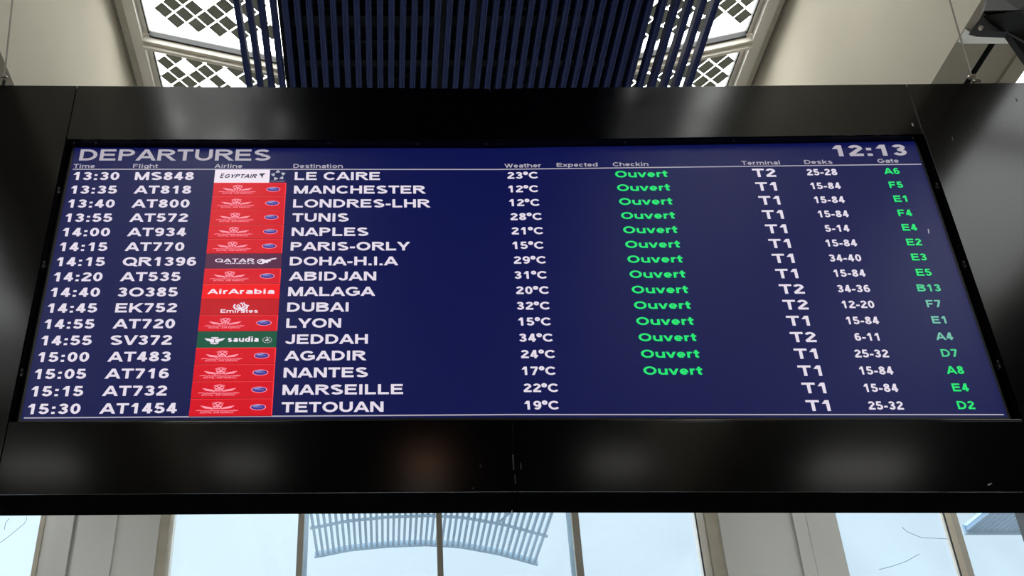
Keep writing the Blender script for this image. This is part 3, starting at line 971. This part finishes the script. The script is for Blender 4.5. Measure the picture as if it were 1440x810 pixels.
for i, (tm, fn, lg, ds, wt, te, dk, gt, gc) in enumerate(flights):
    tb = i + .5 + .5 * CB / PT
    field('time', M_txt, tm, -1.706, tb, CB, SX_t, 0, off=OFF)
    field('flight_number', M_txt, fn, -1.362 if i else -1.368, tb, CB, SX_f, 0, off=OFF)
    field('destination', M_txt, ds, -.497, tb, CB, SX_d, 0, off=OFF)
    tb2 = i + .47
    field('temperature', M_txt, wt + '°C', .660, tb2 + .5 * CWE / PT, CWE, SX_w, 0, off=OFF)
    if i < 14:
        field('checkin_status', M_grn, 'Ouvert', 1.252, tb2 + .5 * CO / PT, CO, SX_o, 0, off=OFF)['label'] = 'green word Ouvert'
    field('terminal', M_txt, te, 2.005, tb2 + .02 + .5 * CT / PT, CT, SX_T, 0, off=.2)
    field('desks', M_txt, dk, XCD, tb2 + .02 + .5 * CDK / PT, CDK, SX_k, 0, 'c', off=OFF)
    field('gate', (M_grn, M_grn2, M_grn3)[gc], gt, XCG, tb2 + .5 * CG / PT, CG, SX_g, 0, 'c', off=OFF)['label'] = ('green gate number', 'soft green gate number', 'pale green gate number')[gc]

# ---- airline tiles
TX0, TX1 = -.934, -.540
TW = TX1 - TX0
def tile(i, kind):
    L = Lines()
    def q(u, w): return (TX0 + TW * u, i + w)
    def shape(pts, mi, lift=.004): L.shape([q(u, w) for u, w in pts], mi, lift)
    def ell(cu, cw, ru, rw, mi, lift=.004, n=28, a0=0, a1=2 * math.pi):
        shape([(cu + ru * math.cos(a0 + (a1 - a0) * k / n), cw + rw * math.sin(a0 + (a1 - a0) * k / n)) for k in range(n)], mi, lift)
    def band(pts, wdt, mi, lift=.0045):
        for (u0, w0), (u1, w1) in zip(pts[:-1], pts[1:]):
            dx, dy = (u1 - u0) * TW, (w1 - w0) * PT
            l = math.hypot(dx, dy) or 1
            nx, ny = -dy / l * wdt / TW, dx / l * wdt / PT
            shape([(u0 - nx, w0 - ny), (u1 - nx, w1 - ny), (u1 + nx, w1 + ny), (u0 + nx, w0 + ny)], mi, lift)
    def txt(s, u0, u1, wbase, caph, mi, off=.18, shear=0.0, lift=.0045):
        L.text(s, TX0 + TW * u0, i + wbase, caph, 1, mi, 'l', off, lift, TW * (u1 - u0), shear)
    rect = [(0, .0), (1, .0), (1, 1), (0, 1)]
    if kind == 'M':
        mats = [M_red, M_pink, M_dark, M_redl, M_oval, M_oval2, M_paper]
        shape(rect, 0, .0022)
        shape([(0, .97), (1, .97), (1, 1), (0, 1)], 2, .003)
        shape([(.988, 0), (1, 0), (1, .97), (.988, .97)], 3, .003)
        shape([(0, 0), (1, 0), (1, .03), (0, .03)], 3, .003)
        for s_ in (-1, 1):
            c = .335
            shape([(c + s_ * .205, .39), (c + s_ * .16, .54), (c + s_ * .07, .585), (c + s_ * .06, .50), (c + s_ * .11, .46)][::1], 1)
            band([(c + s_ * .20, .42), (c + s_ * .10, .52)], .0016, 1)
        # five-lobed knot
        for k in range(5):
            an = -math.pi / 2 + k * 2 * math.pi / 5
            cu, cw = .335 + .034 * math.cos(an), .40 + .115 * math.sin(an)
            pts = [(cu + .026 * math.cos(b * math.pi / 5), cw + .075 * math.sin(b * math.pi / 5)) for b in range(11)]
            band(pts, .0018, 1)
        band([(.27, .60), (.30, .50), (.335, .36), (.37, .50), (.40, .60)], .0022, 1)
        band([(.265, .27), (.30, .22), (.335, .20), (.37, .22), (.405, .27)], .0016, 1)
        band([(.08, .68), (.11, .655), (.15, .66)], .0014, 1)
        rnd = random.Random(4)
        u = .15
        while u < .55:                                           # flowing script line
            h_ = rnd.choice((.03, .05, .075))
            band([(u, .70), (u + .012, .70 - h_), (u + .024, .705), (u + .034, .70)], .0013, 1)
            u += .034
        band([(.55, .69), (.575, .66), (.585, .665)], .0014, 1)
        txt('ROYAL AIR MAROC', .13, .535, .83, .0085, 1, .15)
        ell(.825, .49, .097, .175, 1, .0036)
        ell(.825, .49, .087, .15, 4, .004)
        shape([(.75, .455), (.775, .40), (.82, .365), (.87, .375), (.84, .42), (.80, .45)], 5, .0043)
        txt('oneworld', .775, .875, .525, .0075, 5, .12, 0, .0048)
    elif kind == 'E':
        mats = [M_paper, M_ink, M_star]
        shape([(0, .03), (.762, .03), (.762, 1), (0, 1)], 0, .0022)
        txt('E', .075, .135, .66, .031, 1, .22, .35)
        txt('GYPTAIR', .142, .59, .66, .026, 1, .22, .35)
        # falcon head
        shape([(.615, .40), (.64, .30), (.68, .30), (.715, .36), (.69, .37), (.672, .44), (.668, .58), (.66, .68), (.648, .56), (.632, .50)], 1)
        shape([(.64, .345), (.66, .335), (.672, .355), (.655, .37)], 0, .005)
        band([(.622, .44), (.645, .52), (.652, .60)], .0014, 0, .005)
        # five darts of the alliance star
        for k in range(5):
            an = -math.pi / 2 + k * 2 * math.pi / 5 - .12
            def pt(r, a): return (.882 + r * math.cos(an + a) * .105, .46 + r * math.sin(an + a) * .40)
            shape([pt(1.02, .05), pt(.62, .50), pt(.50, .08)], 2)
            shape([pt(1.02, 0), pt(.46, .02), pt(.66, -.52)], 2)
        txt('STAR ALLIANCE', .785, .975, .93, .0065, 2, .12)
    elif kind == 'Q':
        mats = [M_maroon, M_paper, M_maroon]
        shape(rect, 0, .0022)
        txt('QATAR', .125, .65, .58, .0225, 1, .17)
        txt('AIRWAYS', .26, .65, .70, .0072, 1, .18)
        # oryx head in a ring with swept horn
        ell(.735, .53, .058, .175, 1, .004)
        ell(.725, .53, .036, .11, 2, .0044)
        band([(.70, .58), (.74, .44), (.755, .50)], .0026, 1, .0048)
        shape([(.735, .55), (.77, .44), (.815, .40), (.85, .44), (.865, .50), (.83, .56), (.815, .66), (.79, .62), (.765, .66)], 1, .0046)
        band([(.80, .44), (.86, .37), (.93, .32)], .0022, 1)
        band([(.83, .46), (.89, .385), (.925, .365)], .0014, 1)
    elif kind == 'A':
        mats = [M_red2, M_paper, M_redl, M_dark]
        shape(rect, 0, .0022)
        shape([(0, 0), (1, 0), (1, .05), (0, .05)], 2, .003)
        shape([(0, .965), (1, .965), (1, 1), (0, 1)], 3, .003)
        txt('AirArabia', .07, .935, .655, .030, 1, .20)
    elif kind == 'K':
        mats = [M_red3, M_paper, M_dark]
        shape(rect, 0, .0022)
        shape([(0, .97), (1, .97), (1, 1), (0, 1)], 2, .003)
        txt('Emirates', .262, .74, .855, .021, 1, .17)
        band([(.44, .32), (.425, .44), (.435, .56), (.47, .62), (.55, .64), (.60, .55), (.585, .46)], .0042, 1)
        band([(.46, .40), (.475, .50), (.52, .56), (.56, .50), (.57, .38)], .0034, 1)
        band([(.47, .34), (.50, .40), (.51, .50)], .0030, 1)
        band([(.525, .22), (.535, .36), (.545, .46)], .0032, 1)
        band([(.55, .20), (.56, .34), (.60, .40), (.605, .42)], .0030, 1)
        band([(.585, .46), (.61, .42), (.617, .38)], .0028, 1)
        band([(.50, .28), (.52, .25)], .003, 1)
        band([(.50, .64), (.54, .72), (.56, .66)], .0024, 1)
    elif kind == 'S':
        mats = [M_green, M_paper, M_redl]
        shape(rect, 0, .0022)
        for s_ in (-1, 1):
            c = .223
            shape([(c + s_ * .006, .44), (c + s_ * .045, .47), (c + s_ * .132, .42), (c + s_ * .10, .56), (c + s_ * .062, .62), (c + s_ * .04, .72), (c + s_ * .006, .66)], 1)
            band([(c + s_ * .012, .78), (c + s_ * .052, .72)], .0022, 1)
            band([(c, .40), (c + s_ * .035, .385), (c + s_ * .045, .41)], .0024, 1)
        shape([(.205, .36), (.241, .36), (.235, .46), (.211, .46)], 1)
        ell(.223, .74, .02, .05, 1)
        txt('saudia', .385, .775, .655, .030, 1, .23)
        for k in range(10):
            a0 = k * 2 * math.pi / 10
            band([(.882 + .056 * math.cos(a0), .55 + .17 * math.sin(a0)), (.882 + .056 * math.cos(a0 + .38), .55 + .17 * math.sin(a0 + .38))], .0014, 1)
        shape([(.85, .57), (.88, .50), (.915, .55), (.90, .57), (.87, .60)], 1)
        shape([(.87, .44), (.885, .42), (.90, .45), (.885, .47)], 1)
    o = L.build('airline_tile', mats, {'M': 'red tile with a pale crest and a small violet oval', 'E': 'white tile with slanted dark lettering and a grey star beside it',
               'Q': 'maroon tile with white lettering and a horned animal head', 'A': 'bright red tile with bold white lettering',
               'K': 'deep red tile with white calligraphy over lettering', 'S': 'dark green tile with white wings and lettering'}[kind])
for i, fl_ in enumerate(flights):
    tile(i, fl_[2])

# ---- small fixings and marks on the housing
def screw(x, y, z, r=.004, mat=M_clamp, nm='screw'):
    m = MB(); m.tube([(x, y, z), (x, y - .004, z)], [r, r * .7], 10)
    return m.build(nm, mat, board, origin=(x, y, z))
for u in (106, 137, 462, 587, 683, 700, 878, 1030, 1282, 1299):
    x = X0(u, 199)
    m = MB(); z = z_ot(x) + .000
    m.tube([(x, YFR + .030, z), (x, YFR + .030, z - .006)], [.004, .003], 8)
    m.build('screw', M_clamp, board, origin=(x, YFR + .030, z))
for (u, v, s_) in ((86, 268, 0), (60, 372, 0), (42, 524, 0), (1309, 262, 1), (1345, 372, 1), (1399, 512, 1)):
    z = onY(u, v, YFR + .03).z
    x = XO0 if s_ == 0 else XO1
    d = 1 if s_ == 0 else -1
    m = MB()
    m.box(min(x, x + d * .010), max(x, x + d * .010), YFR + .026, YFR + .045, z - .022, z + .022)
    m.box(min(x, x + d * .018), max(x, x + d * .018), YFR + .030, YFR + .040, z - .010, z - .004)
    b_ = m.build('bracket', M_steel, board, bevel=.002)
    m = MB(); m.tube([(x + d * .006, YFR + .026, z + .012), (x + d * .006, YFR + .022, z + .012)], .0035, 8); m.build('bolt', M_clamp, b_)
    m = MB(); m.tube([(x + d * .006, YFR + .026, z - .016), (x + d * .006, YFR + .022, z - .016)], .0035, 8); m.build('bolt', M_clamp, b_)
def scuff(pts, nm='scuff', mat=M_chip):
    m = MB()
    P = [onY(u, v, YFR - .0006) for u, v in pts]
    m.solid(P, [p + Vector((0, .0008, 0)) for p in P])
    o = m.build(nm, mat, board); return o
scuff([(1281.8, 172.6), (1283.6, 173.2), (1285.2, 176.5), (1283.8, 177.6), (1282.2, 175.5)], 'paint_chip')
scuff([(1388.5, 681.5), (1394.8, 678.8), (1395.2, 680), (1390, 683)], 'paint_chip')
M_scuff = principled('grey_scuff', lin(58, 58, 58), 0.6)
for pts in ([(720, 640), (722.5, 639), (723.5, 660), (721.5, 661)], [(731, 650), (733, 651), (734, 660), (732, 659)], [(723, 668), (725, 667), (726, 681), (724, 680)], [(674, 652), (675.5, 652), (678, 657), (676.5, 657)],
            [(1428, 138), (1429.5, 138), (1431.5, 143.5), (1430, 143)], [(1338.5, 192), (1340, 192), (1340.5, 198), (1339, 198)], [(664, 686), (666, 685.5), (666.3, 687.2), (664.4, 687.5)]):
    scuff(pts, 'scuff', M_scuff)
m = MB()
P = [onY(u, v, YSC - .001) for u, v in ((1304.6, 322), (1306, 322), (1307, 328), (1305.8, 328.5))]
m.solid(P, [p + Vector((0, .0009, 0)) for p in P]); m.build('scratch', M_head, screen)

# ------------------------------------------------------------------ suspension cables
def cable(p_bot, p_dir, x_wall, clamps, label, nm='suspension_cable'):
    a = Vector(p_bot) + Vector((0, 0, .006))
    d = (Vector(p_dir) - a)
    k = (x_wall - a.x) / d.x if abs(d.x) > 1e-6 else 99
    if k < 0 or a.z + d.z * k > ZT + .2:
        k = (ZT - .3 - a.z) / d.z
    b = a + d * k
    root = empty(nm, a)
    tag(root, label, 'cable', group='cables holding up the departures board')
    m = MB(); m.tube([a, b], .0052, 8)
    m.build('wire', M_cable, root, origin=a)
    for (dx, dz, r) in clamps:
        c = a + d.normalized() * dz + Vector((dx, -.004, 0))
        m = MB()
        m.tube([c + Vector((-.020, 0, -.006)), c + Vector((-.010, 0, .003)), c + Vector((.010, 0, .004)), c + Vector((.022, 0, -.002))], [r * .7, r, r, r * .6], 8)
        m.tube([c + Vector((-.010, -.018, .006)), c + Vector((-.010, .012, .006))], r * .45, 6)
        m.tube([c + Vector((.010, -.018, .006)), c + Vector((.010, .012, .006))], r * .45, 6)
        m.build('clamp', M_clamp, root, origin=c)
    m = MB(); m.tube([b - d.normalized() * .0, b - d.normalized() * .12], .016, 8); m.build('anchor', M_clamp, root, origin=b)
    m = MB(); m.tube([Vector((a.x, a.y, z_top(a.x) + .003)) , a + Vector((0, 0, .012))], .010, 8); m.build('eye_bolt', M_groove, root, origin=a)
YCB = 4.676
pl_ = onY(5, 117, YCB); pl_.z = max(pl_.z, z_top(pl_.x))
cable(pl_, onY(17.5, 0, YCB), XL, [(0, .034, .011)], 'thin steel cable rising from the left end of the board, with one clamp')
pr_ = onY(1366.5, 112, YCB); pr_.z = z_top(pr_.x)
cable(pr_, onY(1335.5, 0, YCB), XR, [(-.004, .062, .0125), (.020, .030, .0125)], 'thin steel cable rising from the right end of the board, with two clamps')

# ------------------------------------------------------------------ fittings under the right-hand wall
zf = ZB - .022
n0, f0 = onZ(1362.5, 45, zf), onZ(1354.5, 61.5, zf)
yv, yf_, xw0, xw1 = n0.y, f0.y, (n0.x + f0.x) / 2, XRo + .05
root = empty('light_fitting', (xw0, yv, zf))
tag(root, 'white shallow box fitting under the right wall, beside the dark angular bracket', 'light fitting')
m = MB(); m.box(xw0 + .001, xw1, yv, yf_, zf, ZB)
m.build('housing', M_white, root)
m = MB(); m.solid([(xw0 - .03, yv - .01, ZB), (xw0, yv, zf), (xw0, yv, ZB)], [(xw0 - .03, yf_, ZB), (xw0, yf_, zf), (xw0, yf_, ZB)])
m.build('end_cap', M_white, root)

yk = 4.90
def K(u, v, y=yk):
    p = onY(u, v, y)
    p.z = min(p.z, ZB - .004)
    return p
outl = [(1392, -14), (1383, 16), (1378, 26), (1367, 40.5), (1378, 43.5), (1418, 45), (1441, 78), (1475, 120), (1500, 60), (1500, -14)]
zt_ = ZB
front = [K(u, v) for u, v in outl]
m = MB()
back = [Vector((p.x, yk + .05, min(p.z, ZB))) for p in front]
front = [Vector((p.x, p.y, min(p.z, ZB))) for p in front]
m.solid(front, back)
bk = empty('steel_bracket', (front[0].x, yk, ZB))
tag(bk, 'dark grey angular steel bracket at the top right corner, under the wall', 'bracket')
m.build('back_plate', M_brk, bk)
yq = yk - .16
flap = [K(1384, 22, yk - .01), K(1418, 45, yk - .01), K(1441, 58, yk - .10), K(1500, 92, yk - .10), K(1500, 20, yq), K(1433, 15, yq)]
m = MB()
m.solid(flap, [p + Vector((.004, .02, .003)) for p in flap])
f_ = m.build('flange', M_steel, bk)
up = [K(1384, 15, yk - .01), K(1433, 14, yq), K(1500, 19, yq), K(1500, -60, yk - .01), K(1440, -40, yk - .01), K(1394, -14, yk - .01)]
m = MB(); m.solid(up, [p + Vector((0, .02, .003)) for p in up]); m.build('flange', M_brk, bk)
m = MB(); c = K(1378, 41, yk - .01); m.tube([c, c + Vector((0, -.02, 0))], .014, 8); m.build('bolt', M_clamp, bk)
